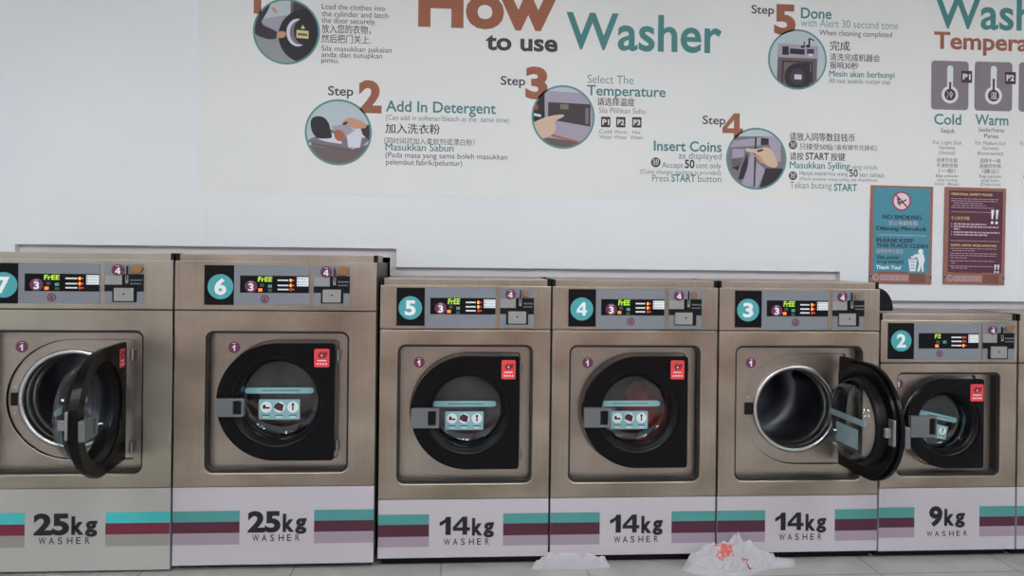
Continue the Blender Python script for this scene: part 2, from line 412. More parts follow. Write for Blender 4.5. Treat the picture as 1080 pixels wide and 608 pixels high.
def make_door(root, sp, xc, angle):
    xa, za, xb, zb = px_rect(*sp['door'], xc)
    zc = (za + zb) / 2; R = (zb - za) / 2; cx = xa + R - xb       # door space: x measured from the hinge edge, z from the centre
    rg = sp['rg']; r1 = rg + (R - rg) * .30
    d = MB().m('black_gloss').plate(d_outline(cx, R, 0), -.012, .004, [circle(cx, 0, r1, 64)])
    d.plate(d_outline(cx, R, -.014, -.012, .07), .0041, .022, [circle(cx, 0, r1, 64)])
    door = d.build('door', root, .009, loc=(xb - (.03 if angle else 0), .03 if angle else 0, zc))
    door.rotation_euler.z = radians(angle)
    def dp(rc, y=0.0):
        a = px_rect(*rc, xc, y); return a[0] - xb, a[1] - zc, a[2] - xb, a[3] - zc
    MB().m('black_satin').lathe([(r1 + .002, .02), (r1 + .002, -.006), (r1 - .004, -.009), (r1 - .012, .002), (rg + .006, .006), (rg, .010), (rg - .004, .016),
                                 (rg - .004, .05), (rg + .004, .06), (rg + .014, .06), (rg + .02, .045), (r1 + .002, .02)], cx, 0, 64, flip=True).build('door_ring', door)
    g = MB().m('door_glass').lathe([(rg - .003, .04), (rg * 1.0, .07), (rg * .99, .088), (rg * .96, .096), (rg * .9, .1005), (rg * .6, .103), (.0005, .104)], cx, 0, 56, flip=True)
    g.lathe([(.0005, .099), (rg * .6, .098), (rg * .88, .096), (rg * .935, .092), (rg * .96, .085), (rg * .97, .07), (rg - .007, .04)], cx, 0, 56, flip=True)
    g.build('door_glass', door)
    hx0, hz0, hx1, hz1 = dp(sp['handle']); wx0, wz0, wx1, wz1 = dp(sp['hwin'])
    h = MB().m('handle_grey').plate(rrect(hx0, hz0, hx1, hz1, .004), -.034, -.014, [rrect(wx0, wz0, wx1, wz1, .003)])
    h.m('dark_slot').plate(rrect(wx0, wz0, wx1, wz1, .003), -.02, -.015)
    h.build('handle', door, .0015)
    MB().m('zinc').plate(rrect(hx0 + .004, -.05, hx0 + .04, .05, .006), .02, .03).box(hx0 + .016, hx0 + .03, .03, .055, -.018, .018).build('latch', door, .002)
    rx0, rz0, rx1, rz1 = dp(sp['red']); y = -.012 - EPS
    s_ = MB().m('red_sticker').flat(rrect(rx0, rz0, rx1, rz1, .006), y)
    w, hh = rx1 - rx0, rz1 - rz0; y -= EPS; mxx = (rx0 + rx1) / 2
    s_.m('dark_red')
    for k in range(9):
        a = k * 2.4; r_ = .16 * w * sqrt(k / 3.0)
        s_.flat(circle(mxx + r_ * cos(a), rz0 + hh * .68 + r_ * .75 * sin(a), w * (.07 + .03 * (k % 3)), 10), y - EPS * (k % 2) * .3)
    s_.m('white_ink').flat(circle(mxx, rz0 + hh * .63, w * .06, 10), y - EPS)
    s_.flat(rect(rx0 + w * .2, rz0 + hh * .34, rx1 - w * .2, rz0 + hh * .385), y)
    for k in range(4):
        s_.flat(rect(rx0 + w * (.17 + .19 * k), rz0 + hh * .14, rx0 + w * (.17 + .19 * k + .1), rz0 + hh * .22), y)
    s_.build('warning_sticker', door)
    # strip and label on the round pane (turned with it)
    gl = radians(sp['rot'])
    def turn(poly):
        return [(cx + (x - cx) * cos(gl) - z * sin(gl), (x - cx) * sin(gl) + z * cos(gl)) for x, z in poly]
    y = .0945; cxs = sum(px_rect(*sp['strip'], xc, .09)[::2]) / 2 - xb
    x0, z0, x1, z1 = dp(sp['strip'], .09)
    s_ = MB().m('teal_sticker').plate(turn(rrect(x0, z0, x1, z1, (z1 - z0) / 2)), y - .0035, y - .0025)
    s_.m('ink_dark'); n = 24; l = (x1 - x0) * .55; xs = x0 + (x1 - x0) * .25
    for k in range(n):
        a = xs + l * k / n
        s_.flat(turn(rect(a, (z0 + z1) / 2 - .002, a + l / n * .6, (z0 + z1) / 2 + .002 + .0012 * (k % 2))), y - .0035 - EPS)
    s_.m('pale_teal').flat(turn(rrect(x0, z0, x1, z1, (z1 - z0) / 2)), y - .0018)
    s_.build('instruction_strip', door)
    x0, z0, x1, z1 = dp(sp['lab'], .09)
    s_ = MB().m('teal_sticker').plate(turn(rrect(x0, z0, x1, z1, .004)), y - .0035, y - .0025)
    w, hh = x1 - x0, z1 - z0; zc_ = z0 + hh * .62; rr = hh * .28
    for k, fx in enumerate((.18, .5, .83)):
        cxk = x0 + w * fx
        s_.m('white_ink').flat(turn(circle(cxk, zc_, rr, 24)), y - .0035 - EPS)
        s_.m('icon_dark'); yy = y - .0035 - 2 * EPS
        if k == 0:
            s_.flat(turn([(cxk - rr * .6, zc_ - rr * .3), (cxk + rr * .7, zc_ - rr * .3), (cxk + rr * .6, zc_ + .05 * rr), (cxk, zc_), (cxk - rr * .2, zc_ + rr * .5), (cxk - rr * .6, zc_ + rr * .3)][::1]), yy)
        elif k == 1:
            s_.flat(turn([(cxk - rr * 1.0, zc_ - rr * .1), (cxk - rr * .3, zc_ - rr * .55), (cxk + rr * .55, zc_ - rr * .75), (cxk + rr * .8, zc_ + rr * .4), (cxk - rr * .2, zc_ + rr * .9), (cxk - rr * .8, zc_ + rr * .5)]), yy)
        else:
            s_.flat(turn(rect(cxk - rr * .14, zc_ - rr * .6, cxk + rr * .14, zc_ + rr * .3)), yy)
            s_.flat(turn(circle(cxk, zc_ + rr * .5, rr * .26, 10)), yy)
        s_.flat(turn(rect(cxk - rr * .7, z0 + hh * .2, cxk + rr * .7, z0 + hh * .24)), yy)
        s_.m('white_ink').flat(turn(rect(cxk - rr * .5, z0 + hh * .09, cxk + rr * .5, z0 + hh * .14)), yy)
    s_.m('pale_teal').flat(turn(rrect(x0, z0, x1, z1, .004)), y - .0018)
    s_.build('instruction_label', door)
    return xb, zc, R, cx

def make_washer(kind, num, x0, label, angle=0.0, alt_tone=False, display='FrEE', bot=None, s3=True, emblem=True, stretch=1.0):
    sp = SPEC[kind]; W = sp['W']; xc = sp['x0'] + W / 2        # sample coordinates -> local, measured from the machine's middle
    bot = sp['bot'] if bot is None else bot
    root = empty('washing_machine', (x0 + W / 2 * stretch, 0, 0)); root.scale.x = stretch; tag(root, label, 'washer', 'coin washers in a row along the wall')
    h = W / 2 - .0035; top, seam, kick = sp['top'], sp['seam'], sp['kick']
    st = 'steel_greenish' if alt_tone else 'steel'
    # carcass
    c = MB().m('steel_side').box(-h, -h + .004, .06, .92, .05, top - .004).box(h - .004, h, .06, .92, .05, top - .004)
    c.box(-h, h, .92, .925, .05, top - .004).m(st).box(-h + .004, h - .004, .03, .92, top - .012, top - .004)
    c.m('steel_side').box(-h + .004, h - .004, .06, .92, .05, .056)
    c.build('cabinet', root)
    MB().m('black_rubber').box(-h + .01, h - .01, .05, .9, 0, .0495).build('plinth', root)
    tt = MB().m(st).box(-h + .013, h - .013, .012, .36, top - .003, top + .0275)
    tt.build('top_trim', root, .003)
    for s in (-1, 1):
        MB().m('black_rubber').box(min(s * h, s * (h - .0125)), max(s * h, s * (h - .0125)), .008, .06, top - .003, top + .029).build('end_cap', root, .002)
    # front sheets
    fa = MB().m(st).box(-h, h, 0, .03, seam + .0015, top); fa.build('fascia', root, .003)
    ra, rza, rb, rzb = px_rect(*sp['recess'][:4], xc); rf = sp['recess'][4]
    hole = rrect(ra, rza, rb, rzb, rf, 8)
    MB().m(st).plate(rect(-h, kick + .001, h, seam - .0015), 0, .05, [hole]).build('front_panel', root, .004)
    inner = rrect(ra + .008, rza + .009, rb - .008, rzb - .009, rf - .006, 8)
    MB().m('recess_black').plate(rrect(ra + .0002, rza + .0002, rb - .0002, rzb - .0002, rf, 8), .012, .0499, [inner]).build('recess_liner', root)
    # recessed panel with the door seat
    da, dza, db, dzb = px_rect(*sp['door'], xc); zc = (dza + dzb) / 2; R = (dzb - dza) / 2; cx = da + R
    seat = [(x + db, z + zc) for x, z in d_outline(cx - db, R, 0, .006)]
    MB().m('steel_recess').plate(rrect(ra - .004, rza - .004, rb + .004, rzb + .004, rf + .004, 8), .05, .056, [seat]).build('recess_panel', root, .002)
    ro = sp['ropen']
    MB().m('steel_recess').plate([(x + db, z + zc) for x, z in d_outline(cx - db, R, 0, .004)], .062, .066, [circle(cx, zc, ro, 64)]).build('door_seat', root)
    MB().m('chrome').lathe([(ro + .014, .063), (ro + .014, .056), (ro + .008, .051), (ro, .051), (ro - .005, .056), (ro - .006, .075), (ro - .002, .078), (ro - .008, .082), (ro - .012, .105), (ro - .008, .109), (ro - .016, .114), (ro - .018, .14)], cx, zc, 64, flip=True).build('drum_rim', root)
    rd = min(h - .03, ro + .07)
    zlow = zc
    MB().m('drum_steel').lathe([(ro - .014, .142), (ro + .01, .15), (rd, .17), (rd, .52), (rd * .55, .545), (rd * .5, .53), (.001, .525)], cx, zlow, 56, flip=True).build('drum', root)
    if angle:
        for k in range(3):
            a = 2 * pi * k / 3 + .35
            lf = MB().m('drum_steel'); t = Vector((-sin(a), 0, cos(a))); n_ = Vector((cos(a), 0, sin(a)))
            base = Vector((cx, 0, zc)) + n_ * (rd - .001)
            sec = [base - t * .035, base - n_ * .05 - t * .012, base - n_ * .05 + t * .012, base + t * .035]
            V = [(p.x, y, p.z) for y in (.2, .5) for p in sec]
            lf.add(V, [(0, 1, 5, 4), (1, 2, 6, 5), (2, 3, 7, 6), (3, 0, 4, 7), (3, 2, 1, 0), (4, 5, 6, 7)]).build('drum_lifter', root, .006)
    lx = da + .012
    MB().m('dark_slot').plate(rrect(lx - .004, zc - .026, lx + .032, zc + .026, .003), .056, .0615).m('chrome').plate(circle(lx + .012, zc + .05, .004, 12), .057, .0615).plate(circle(lx + .012, zc - .055, .004, 12), .057, .0615).build('lock_catch', root)
    for s in (-1, 1):
        hb = MB().m('zinc').cyl((db + .006, .022, zc + s * R * .78 - .022), (db + .006, .022, zc + s * R * .78 + .022), .008)
        hb.box(db - .004, db + .016, .028, .052, zc + s * R * .78 - .018, zc + s * R * .78 + .018).build('hinge', root)
    make_door(root, sp, xc, angle)
    # number plate
    n0 = px_rect(*sp['number'], xc)
    npl = MB().m('black_panel').plate(rect(n0[0], n0[1], n0[2], n0[3]), -.002, .0).build('number_plate', root)
    dx, dz = px_pt(*sp['ndisc'][:2], xc); dr = sp['ndisc'][2] * PXM * (1.06 if kind == '9' else 1)
    MB().m('teal_disc').plate(circle(dx, dz, dr, 48), -.0028, -.002).build('number_disc', npl)
    MB().m('white_ink').text(num, dx - dr * (.3 if num == '1' else .46), dx + dr * (.22 if num == '1' else .46), dz - dr * .58, dr * 1.16, -.0034, 1.036).build('numeral', npl)
    # control plate
    cp = px_rect(*sp['plate'], xc)
    cpl = MB().m('plate_grey').plate(rect(*cp), -.0018, 0).build('control_plate', root, .0008)
    w0 = px_rect(*sp['window'], xc); y = -.0026
    MB().m('black_panel').plate(rect(*w0), y, -.0018).build('display_window', cpl)
    d0 = px_rect(*sp['digits'], xc); y -= EPS
    MB().m('lcd').flat(rect(d0[0] - .003, d0[1] - .003, d0[2] + .003, d0[3] + .003), y).m('digit_lit').text(display, d0[0], d0[2], d0[1], d0[3] - d0[1], y - EPS, .02, .1, box=True).build('display_digits', cpl)
    for bx, by, bmn in sp['btn']:
        x, z = px_pt(bx, by, xc); MB().m(bmn).plate(rrect(x - .0075, z - .006, x + .0075, z + .006, .0015), y - .002, y).build('button', cpl)
    bx0, bx1, bys = sp['bars']; lb = MB().m('white_ink')
    for i, by in enumerate(bys):
        x, z = px_pt(bx0, by, xc); x2 = px_pt(bx1, by, xc)[0]
        lb.m('white_ink').flat(rect(x, z - .0028, x2, z + .0028), y)
        xl = px_pt(sp['led'], by, xc)[0]
        lb.m('led_lit' if (i < 2 or kind == '9') and not (kind == '9' and i < 2) else 'led_dim').flat(rect(xl - .0035, z - .0055, xl + .0035, z + .0055), y)
        lb.m('led_dim').flat(rect(xl + .005, z - .003, xl + .014, z + .003), y)
    lb.build('programme_lights', cpl)
    k0 = px_rect(*sp['card'], xc); cd = MB().m('white_ink').flat(rect(*k0), y).m('ink_dark'); hh = k0[3] - k0[1]; ww = k0[2] - k0[0]
    for i in range(3):
        zz = k0[1] + hh * (.2 + .3 * i); cd.flat(rect(k0[0] + ww * .06, zz - .0022, k0[0] + ww * .16, zz + .0022), y - EPS)
        for q in range(4): cd.flat(rect(k0[0] + ww * (.26 + .17 * q), zz - .001, k0[0] + ww * (.26 + .17 * q + .1), zz + .001), y - EPS)
    cd.build('programme_card', cpl)
    if emblem:
        x, z = px_pt(*sp['emblem'][:2], xc); r_ = sp['emblem'][2] * PXM
        e = MB().m('maroon').flat(circle(x, z, r_, 28), -.0025, [circle(x, z, r_ * .72, 28)])
        for k in range(3): e.flat(rect(x - r_ * .5, z + r_ * (.28 - .32 * k) - .0015, x + r_ * (.5 - .15 * (k % 2)), z + r_ * (.28 - .32 * k) + .0018), -.0025)
        e.flat(rect(x - .0014, z - r_ * .6, x + .0014, z + r_ * .6), -.0025 - EPS)
        e.build('round_emblem', cpl)
    # coin unit
    q = px_rect(*sp['coin'], xc); cu = MB().m('plate_grey').plate(rect(*q), -.0018, 0).build('coin_unit', root, .0008)
    a = px_rect(*sp['cplate'], xc); b_ = px_rect(*sp['cblack'], xc); c_ = px_rect(*sp['cband'], xc); t = px_rect(*sp['tray'], xc)
    MB().m('plate_pale').plate(rect(*a), -.004, -.0018).build('coin_cover', cu, .0008)
    cb = MB().m('dark_slot').plate(rect(*b_), -.004, -.0018).plate(rect(*c_), -.0035, -.0018)
    bw, bh = b_[2] - b_[0], b_[3] - b_[1]
    cb.m('handle_grey').box(b_[0] + bw * .42, b_[2] - bw * .04, -.012, -.004, b_[1] + bh * .62, b_[1] + bh * .7)
    cb.box(b_[0] + bw * .42, b_[2] - bw * .1, -.012, -.004, b_[1] + bh * .42, b_[1] + bh * .5)
    cb.build('coin_mechanism', cu)
    xs, zs0 = px_pt(sp['slot'][0], sp['slot'][2], xc); zs1 = px_pt(sp['slot'][0], sp['slot'][1], xc)[1]
    cs = MB().m('zinc').box(xs - .006, xs + .005, -.009, -.0018, zs0 + .004, (zs0 + zs1) / 2).m('dark_slot').box(xs - .0025, xs + .0015, -.0095, -.0018, (zs0 + zs1) / 2 - .02, zs1)
    cs.build('coin_slot', cu, .0008)
    kx, kz = px_pt(*sp['knob'][:2], xc); ka, kb = sp['knob'][2] * PXM, sp['knob'][3] * PXM
    pts = [(kx + ka * cos(2 * pi * i / 24) * .95 - kb * .25 * sin(2 * pi * i / 24) * 0, kz + kb * sin(2 * pi * i / 24) + (ka - kb) * .45 * cos(2 * pi * i / 24)) for i in range(24)]
    MB().m('bronze').plate(pts, -.011, -.0018).build('coin_picture_knob', cu, .002)
    tr = MB().m('dark_slot').plate(rect(*t), -.006, -.0018)
    tw = (t[2] - t[0]) * .1
    x_off = tw if kind != '14' or num == '5' else 0
    tr.m('plate_pale').plate(rrect(t[0] + x_off * .9, t[1] + .004, t[2] - tw * (1.0 if x_off else 1.9), t[3] - .004, .003), -.012, -.006)
    tr.m('dark_slot').plate(circle((t[0] + t[2]) / 2, (t[1] + t[3]) / 2 + .003, .0035, 14), -.0135, -.012)
    tr.build('coin_return_door', cu, .0008)
    # maroon step stickers
    for key, dg in (('s1', '1'), ('s3', '3'), ('s4', '4')):
        if not sp[key] or (key == 's3' and not s3): continue
        x, z = px_pt(*sp[key][:2], xc); r_ = sp[key][2] * PXM
        y = {'s1': .0495, 's3': -.0026 - EPS, 's4': -.005}[key]
        m_ = MB().m('maroon').plate(circle(x, z, r_, 32), y - .001, y)
        m_.m('white_ink')
        if dg == '1': m_.one(x - r_ * .34, x + r_ * .18, z - r_ * .66, z + r_ * .44, y - .001 - EPS)
        else: m_.text(dg, x - r_ * .42, x + r_ * .42, z - r_ * .66, r_ * 1.08, y - .001 - EPS, 1.035)
        m_.flat(rect(x - r_ * .34, z + r_ * .66, x + r_ * .3, z + r_ * .74), y - .001 - EPS)
        m_.build('step_sticker', root)
    # kick panel with printed bands and lettering
    kw = 'kick_grey_white' if alt_tone else 'kick_white'
    kp = MB().m(kw).box(-h + .001, h - .001, .002, .02, bot, kick - .001)
    y = .002 - EPS
    bands = (('stripe_teal_bright', 'stripe_maroon_bright', 'stripe_grey') if alt_tone else ('stripe_teal', 'stripe_maroon', 'stripe_mauve'))
    xl0, xl1, ys = sp['sl']; xr0, xr1, yr = sp['sr']
    for i in range(3):
        za_, zb_ = px_pt((xl0 + xl1) / 2, ys[i + 1], xc)[1], px_pt((xl0 + xl1) / 2, ys[i], xc)[1]
        zc2, zd2 = px_pt((xr0 + xr1) / 2, yr[i + 1], xc)[1], px_pt((xr0 + xr1) / 2, yr[i], xc)[1]
        z0, z1 = (za_ + zc2) / 2, (zb_ + zd2) / 2
        kp.m(bands[i]).flat(rect(-h + .001, z0, px_pt(xl1, ys[1], xc)[0], z1), y)
        kp.flat(rect(px_pt(xr0, yr[1], xc)[0], z0, h - .001, z1), y)
    bx0, bx1, by, bcap = sp['big']; x0_, z_ = px_pt(bx0, by, xc); x1_ = px_pt(bx1, by, xc)[0]
    dgt = sp['txt'][:-2]; split = x0_ + (x1_ - x0_) * {2: .575, 1: .40}[len(dgt)]
    cap = bcap * PXM * (1.06 if kind == '9' else 1.0)
    kp.m('kick_ink'); d0 = x0_
    if dgt[0] == '1':
        kp.one(x0_, x0_ + (split - x0_) * .36, z_, z_ + cap, y); d0 = x0_ + (split - x0_) * .42
    kp.text(dgt.lstrip('1'), d0, split - .004, z_, cap, y, 1.045)
    km = split + (x1_ - split) * .52
    kp.text('k', split + .004, km - .001, z_, cap * .86, y, 1.045)
    kp.text('g', km + .002, x1_, z_ - cap * .17, cap * .84, y, 1.045, box=True)
    sx0, sx1, sy, scap = sp['small']; xa_, zz = px_pt(sx0, sy, xc); xb_ = px_pt(sx1, sy, xc)[0]; adv = (xb_ - xa_) / 5.62
    kp.m('kick_small_ink')
    for i, ch in enumerate('WASHER'):
        wd = adv * (.8 if ch == 'W' else .62 if ch in 'AH' else .5)
        kp.text(ch, xa_ + adv * i + (0 if ch == 'W' else adv * .1), xa_ + adv * i + (0 if ch == 'W' else adv * .1) + wd, zz, scap * PXM, y, .012)
    kp.build('kick_panel', root)
    return root

X25, X14, X9 = .8105, .7105, .6235
make_washer('25', '7', -1.153 - X25 * 1.045, 'stainless 25kg washer numbered 7 with its black door swung wide open', angle=95, stretch=1.045, alt_tone=True, bot=.012)
make_washer('25', '6', -1.153, 'stainless 25kg washer numbered 6 with its round black door shut')
make_washer('14', '5', -.3338, 'stainless 14kg washer numbered 5 with its door shut, beside the taller washer 6', emblem=False)
make_washer('14', '4', -.3338 + X14, 'stainless 14kg washer numbered 4 with red laundry behind its shut door')
w3 = make_washer('14', '3', -.3338 + 2 * X14, 'stainless 14kg washer numbered 3 with its door hanging open to the right', angle=91)
make_washer('9', '2', 1.7965, 'small stainless 9kg washer numbered 2 with turned label on its shut door', display='F2', s3=False)
make_washer('9', '1', 1.7965 + X9, 'small stainless washer cut off by the photo edge, right of washer 2', display='FrEE', s3=False)
# black rounded cover on the side of washer 3, above the lower washer 2
pc = MB().m('black_rubber')
hw = X14 / 2 - .0035
prof = [(hw, 1.07), (hw + .08, 1.07)] + [(hw + .08 * cos(a) ** .8, 1.07 + .1 * sin(a)) for a in [i * pi / 2 / 10 for i in range(1, 11)]]
pc.plate(prof, .03, .26).build('side_cover', w3, .006)

# ------------------------------------------------------------------ laundry and reflection lump in washer 4
def garment(x, y, z, sx, sy, sz, m, label, seed):
    bm = bmesh.new(); bmesh.ops.create_icosphere(bm, subdivisions=4, radius=1)
    for v in bm.verts:
        p = v.co.copy(); off = Vector((seed * 7.1, seed * 3.3, 0))
        n = noise.noise(p * 1.7 + off) * .35 + abs(noise.noise(p * 3.6 + off)) * .34 - abs(noise.noise(p * 7 + off)) * .14
        v.co = Vector((p.x * sx, p.y * sy, max(p.z, -.55) * sz)) * (1 + n)
    for f in bm.faces: f.smooth = True
    me = bpy.data.meshes.new('garment'); bm.to_mesh(me); bm.free(); me.materials.append(MATS[m])
    o = bpy.data.objects.new('garment', me); o.location = (x, y, z); COL.objects.link(o)
    return tag(o, label, 'laundry', 'laundry in the drum of washer 4')
x4 = -.3338 + X14 * 1.5
garment(x4 + .095, .25, .60, .08, .06, .11, 'cloth_red', 'crumpled red garment behind the door glass of washer 4', 1)
garment(x4 - .105, .30, .55, .08, .065, .075, 'cloth_white', 'crumpled pale grey garment low in the drum of washer 4', 2)
garment(x4 - .08, .29, .75, .08, .07, .06, 'reflection_tan', 'crumpled brown lump standing in for a reflection in the glass of washer 4', 3)  # brown reflection in the door glass, modelled as a lump in the drum

# ------------------------------------------------------------------ printed instruction board on the wall
YP = YW - .0015
def W_(px, py): return U(px, py, YP)
def clip(poly, cx, cz, r, n=64):
    cp = circle(cx, cz, r, n); out = list(poly)
    for i in range(n):
        a, b_ = cp[i], cp[(i + 1) % n]; inp, out = out, []
        def side(p): return (b_[0] - a[0]) * (p[1] - a[1]) - (b_[1] - a[1]) * (p[0] - a[0])
        for j in range(len(inp)):
            p, q = inp[j], inp[(j + 1) % len(inp)]; sp_, sq = side(p), side(q)
            if sp_ >= 0: out.append(p)
            if (sp_ >= 0) != (sq >= 0):
                t = sp_ / (sp_ - sq); out.append((p[0] + (q[0] - p[0]) * t, p[1] + (q[1] - p[1]) * t))
        if not out: break
    return out
bx0, bz0 = W_(207.5, 203); 
board = MB().m('board_vinyl').box(bx0, 3.9, YP, YW, 1.5662, 2.86).build('instruction_board')
tag(board, 'wide printed board of washer instructions on the wall above the machines', 'sign')
YT = YP - EPS
def put(mb, s, x0, x1, yb, cap, m, bold=0.0, shear=0.0):
    xa, z = W_(x0, yb); xb = W_(x1, yb)[0]; zc = W_(x0, yb - cap)[1] - z
    mb.m(m).text(s, xa, xb, z, zc, YT, bold, shear); return mb
def cjk(mb, s, x0, x1, yt, yb, m, bold=0.0):
    xa, z = W_(x0, yb); xb = W_(x1, yb)[0]; zt = W_(x0, yt)[1]
    mb.m(m).text(s, xa, xb, z, zt - z, YT, bold, box=True); return mb
b = MB(); put(b, 'How', 441, 587, 25.5, 46, 'b_brown', 1.04); put(b, 'to use', 512.5, 588, 52, 17.5, 'b_dark', .03); put(b, 'Washer', 597, 761, 50.5, 37, 'b_teal', 1.018)
b.build('heading', board)
b = MB(); put(b, 'Washer', 985.5, 1132, 28.5, 33, 'b_teal', 1.018); put(b, 'Temperature', 985, 1130, 50.8, 17, 'b_brown', .025); b.build('heading', board)
# step numbers
for s, x0, x1, yb, cap in (('1', 259, 275.5, 14, 31), ('2', 378, 402.5, 117.2, 30.5), ('3', 554, 577.5, 102.3, 30), ('4', 761.7, 783.4, 146.3, 27), ('5', 816.3, 839, 34.5, 28.5)):
    put(MB(), s, x0, x1, yb, cap, 'b_brown', 1.045).build('step_number', board)
for x0, x1, yb, cap in ((346, 372.6, 100.4, 9.4), (528, 554, 89.4, 9), (741, 765, 130.8, 8.6), (792.4, 816.3, 14, 8.6)):
    put(MB(), 'Step', x0, x1, yb, cap, 'b_dark', .012).build('step_word', board)
# captions
b = MB(); put(b, 'Load the clothes into', 339.3, 406.5, 9.4, 5.4, 'b_dark'); put(b, 'the cylinder and latch', 339.2, 409.5, 17, 5.6, 'b_dark'); put(b, 'the door securely.', 339.2, 396.5, 24, 5.6, 'b_dark')
cjk(b, '放入您的衣物，', 339.2, 391, 25.4, 35, 'b_dark', .008); cjk(b, '然后把门关上.', 339, 391, 36, 45, 'b_dark', .008)
put(b, 'Sila masukkan pakaian', 339, 413, 53.5, 5.4, 'b_dark'); put(b, 'anda dan tutupkan', 339, 403.3, 60, 5.4, 'b_dark'); put(b, 'pintu.', 339, 357.6, 66, 5, 'b_dark'); b.build('step_caption', board)
b = MB(); put(b, 'Add In Detergent', 406.8, 523, 117.4, 11.2, 'b_teal', .016); put(b, '(Can add in softener/bleach at the  same time)', 407, 537, 126.4, 5.4, 'b_grey')
cjk(b, '加入洗衣粉', 406.3, 464, 129.8, 140.6, 'b_dark', .014); cjk(b, '（同时间可加入柔软剂或漂白粉）', 405, 500.5, 144.8, 152, 'b_dark')
put(b, 'Masukkan Sabun', 406.5, 478.5, 158.6, 7.6, 'b_teal', .012); put(b, '(Pada masa yang sama boleh masukkan', 406.5, 535, 166, 5.6, 'b_dark'); put(b, 'pelembut fabrik/peluntur)', 407.3, 487.5, 173.6, 5.6, 'b_dark'); b.build('step_caption', board)
b = MB(); put(b, 'Select The', 619.6, 668, 87.6, 8.8, 'b_teal', -.008); put(b, 'Temperature', 619, 702, 100.3, 10.5, 'b_teal', .016); cjk(b, '请选择温度', 629.8, 669.2, 102.8, 111.4, 'b_dark', .012); put(b, 'Sila Pilihkan Suhu', 631.7, 680.6, 119, 5.6, 'b_grey')
for i, (x, t1) in enumerate(((633.8, 'Cold'), (649.7, 'Warm'), (666.6, 'Hot'))):
    xa, zb = W_(x, 134.2 + i * .2); xb, zt = W_(x + 10, 123.4 + i * .2); b.m('b_square').flat(rrect(xa, zb, xb, zt, .004), YT)
    xa, z = W_(x + 1.4, 131.5 + i * .2); xb = W_(x + 8.6, 130)[0]; b.m('b_white').text('P%d' % (i + 1), xa, xb, z, .0245, YT - EPS, .03)
    o = (0, 0, 2.5)[i]; put(b, t1, x - 2 + o, x + 11.3 - o, 140.8 + i * .3, 4, 'b_grey'); put(b, 'Water', x - 2, x + 11.8, 146.3 + i * .3, 4, 'b_grey')
b.build('step_caption', board)
b = MB(); put(b, 'Insert Coins', 689.5, 761, 158.8, 10.2, 'b_teal', .02); put(b, 'as displayed', 715.7, 761, 167.4, 6.8, 'b_grey')
def coin_mark(b, x, y, r):
    xa, z = W_(x, y); rr = r * .00447; b.m('b_dark').flat(circle(xa, z, rr, 24), YT); b.m('b_white').text('50', xa - rr * .6, xa + rr * .6, z - rr * .2, rr * .8, YT - EPS, .01)
    b.flat(rect(xa - rr * .5, z - rr * .5, xa + rr * .5, z - rr * .36), YT - EPS)
coin_mark(b, 691.6, 171.4, 5.2)
put(b, 'Accept', 697.9, 720.5, 177, 6, 'b_grey', .004); put(b, '50', 722, 732.5, 177.2, 8.4, 'b_dark', .03); put(b, 'cent only', 734, 760.6, 177.4, 6, 'b_grey', .004)
put(b, '(Coins changer machine is provided)', 675, 760, 183.2, 4.6, 'b_grey'); put(b, 'Press', 687.8, 705.5, 191.4, 7, 'b_grey'); put(b, 'START', 708, 733.5, 191.6, 7.6, 'b_teal', .022); put(b, 'button', 736, 760.5, 192, 7, 'b_grey'); b.build('step_caption', board)
b = MB(); cjk(b, '请放入同等数目钱币', 832.6, 901.3, 139.6, 148.4, 'b_dark', .01); coin_mark(b, 836.2, 153, 4.7); cjk(b, '只接受50仙', 843.3, 878, 151, 158, 'b_dark', .008); cjk(b, '（备有硬币兑换机）', 880, 925, 152.4, 158.4, 'b_dark')
cjk(b, '请按', 832.8, 847.3, 160.6, 169, 'b_dark', .012); put(b, 'START', 849.5, 874, 168.4, 7.2, 'b_dark', .02); cjk(b, '按键', 876, 891.3, 161.4, 169.8, 'b_dark', .012)
put(b, 'Masukkan Sylling', 832.8, 896.5, 177.4, 7, 'b_teal', .014); put(b, 'yang tunjuk.', 898.3, 926, 178.3, 4.8, 'b_grey', -.004); coin_mark(b, 836.2, 185.6, 4.7)
put(b, 'Hanya menerima wang', 843.4, 894, 184.8, 4.6, 'b_grey'); put(b, '50', 895.8, 904.6, 186.4, 7.4, 'b_dark', .02); put(b, 'sen sahaja', 906.4, 932.6, 186.6, 4.8, 'b_grey')
put(b, '(Mesin penukar wang syiling ada disediakan)', 843.4, 925, 190.2, 3.4, 'b_grey'); put(b, 'Tekan butang', 833, 877, 198.6, 7, 'b_grey', -.004); put(b, 'START', 879.4, 903.8, 201.4, 7.2, 'b_teal', .024); b.build('step_caption', board)
b = MB(); put(b, 'Done', 844.6, 877, 19, 10.8, 'b_teal', .02); put(b, 'with Alert 30 second tone', 844.8, 947, 27.8, 8.2, 'b_teal', -.01); put(b, 'When cleaning completed', 864, 940.6, 37, 5.6, 'b_dark')
cjk(b, '完成', 875, 896.3, 42.8, 53.3, 'b_dark', .012); cjk(b, '清洗完成机器会', 875, 928, 56, 64, 'b_dark', .006); cjk(b, '报响30秒', 875, 905, 64.8, 72.6, 'b_dark', .008)
put(b, 'Mesin akan berbunyi', 874.4, 943.4, 80.6, 6.4, 'b_teal', .014); put(b, '30 saat apabila cucian siap', 874.4, 939, 87.2, 4.6, 'b_grey'); b.build('step_caption', board)
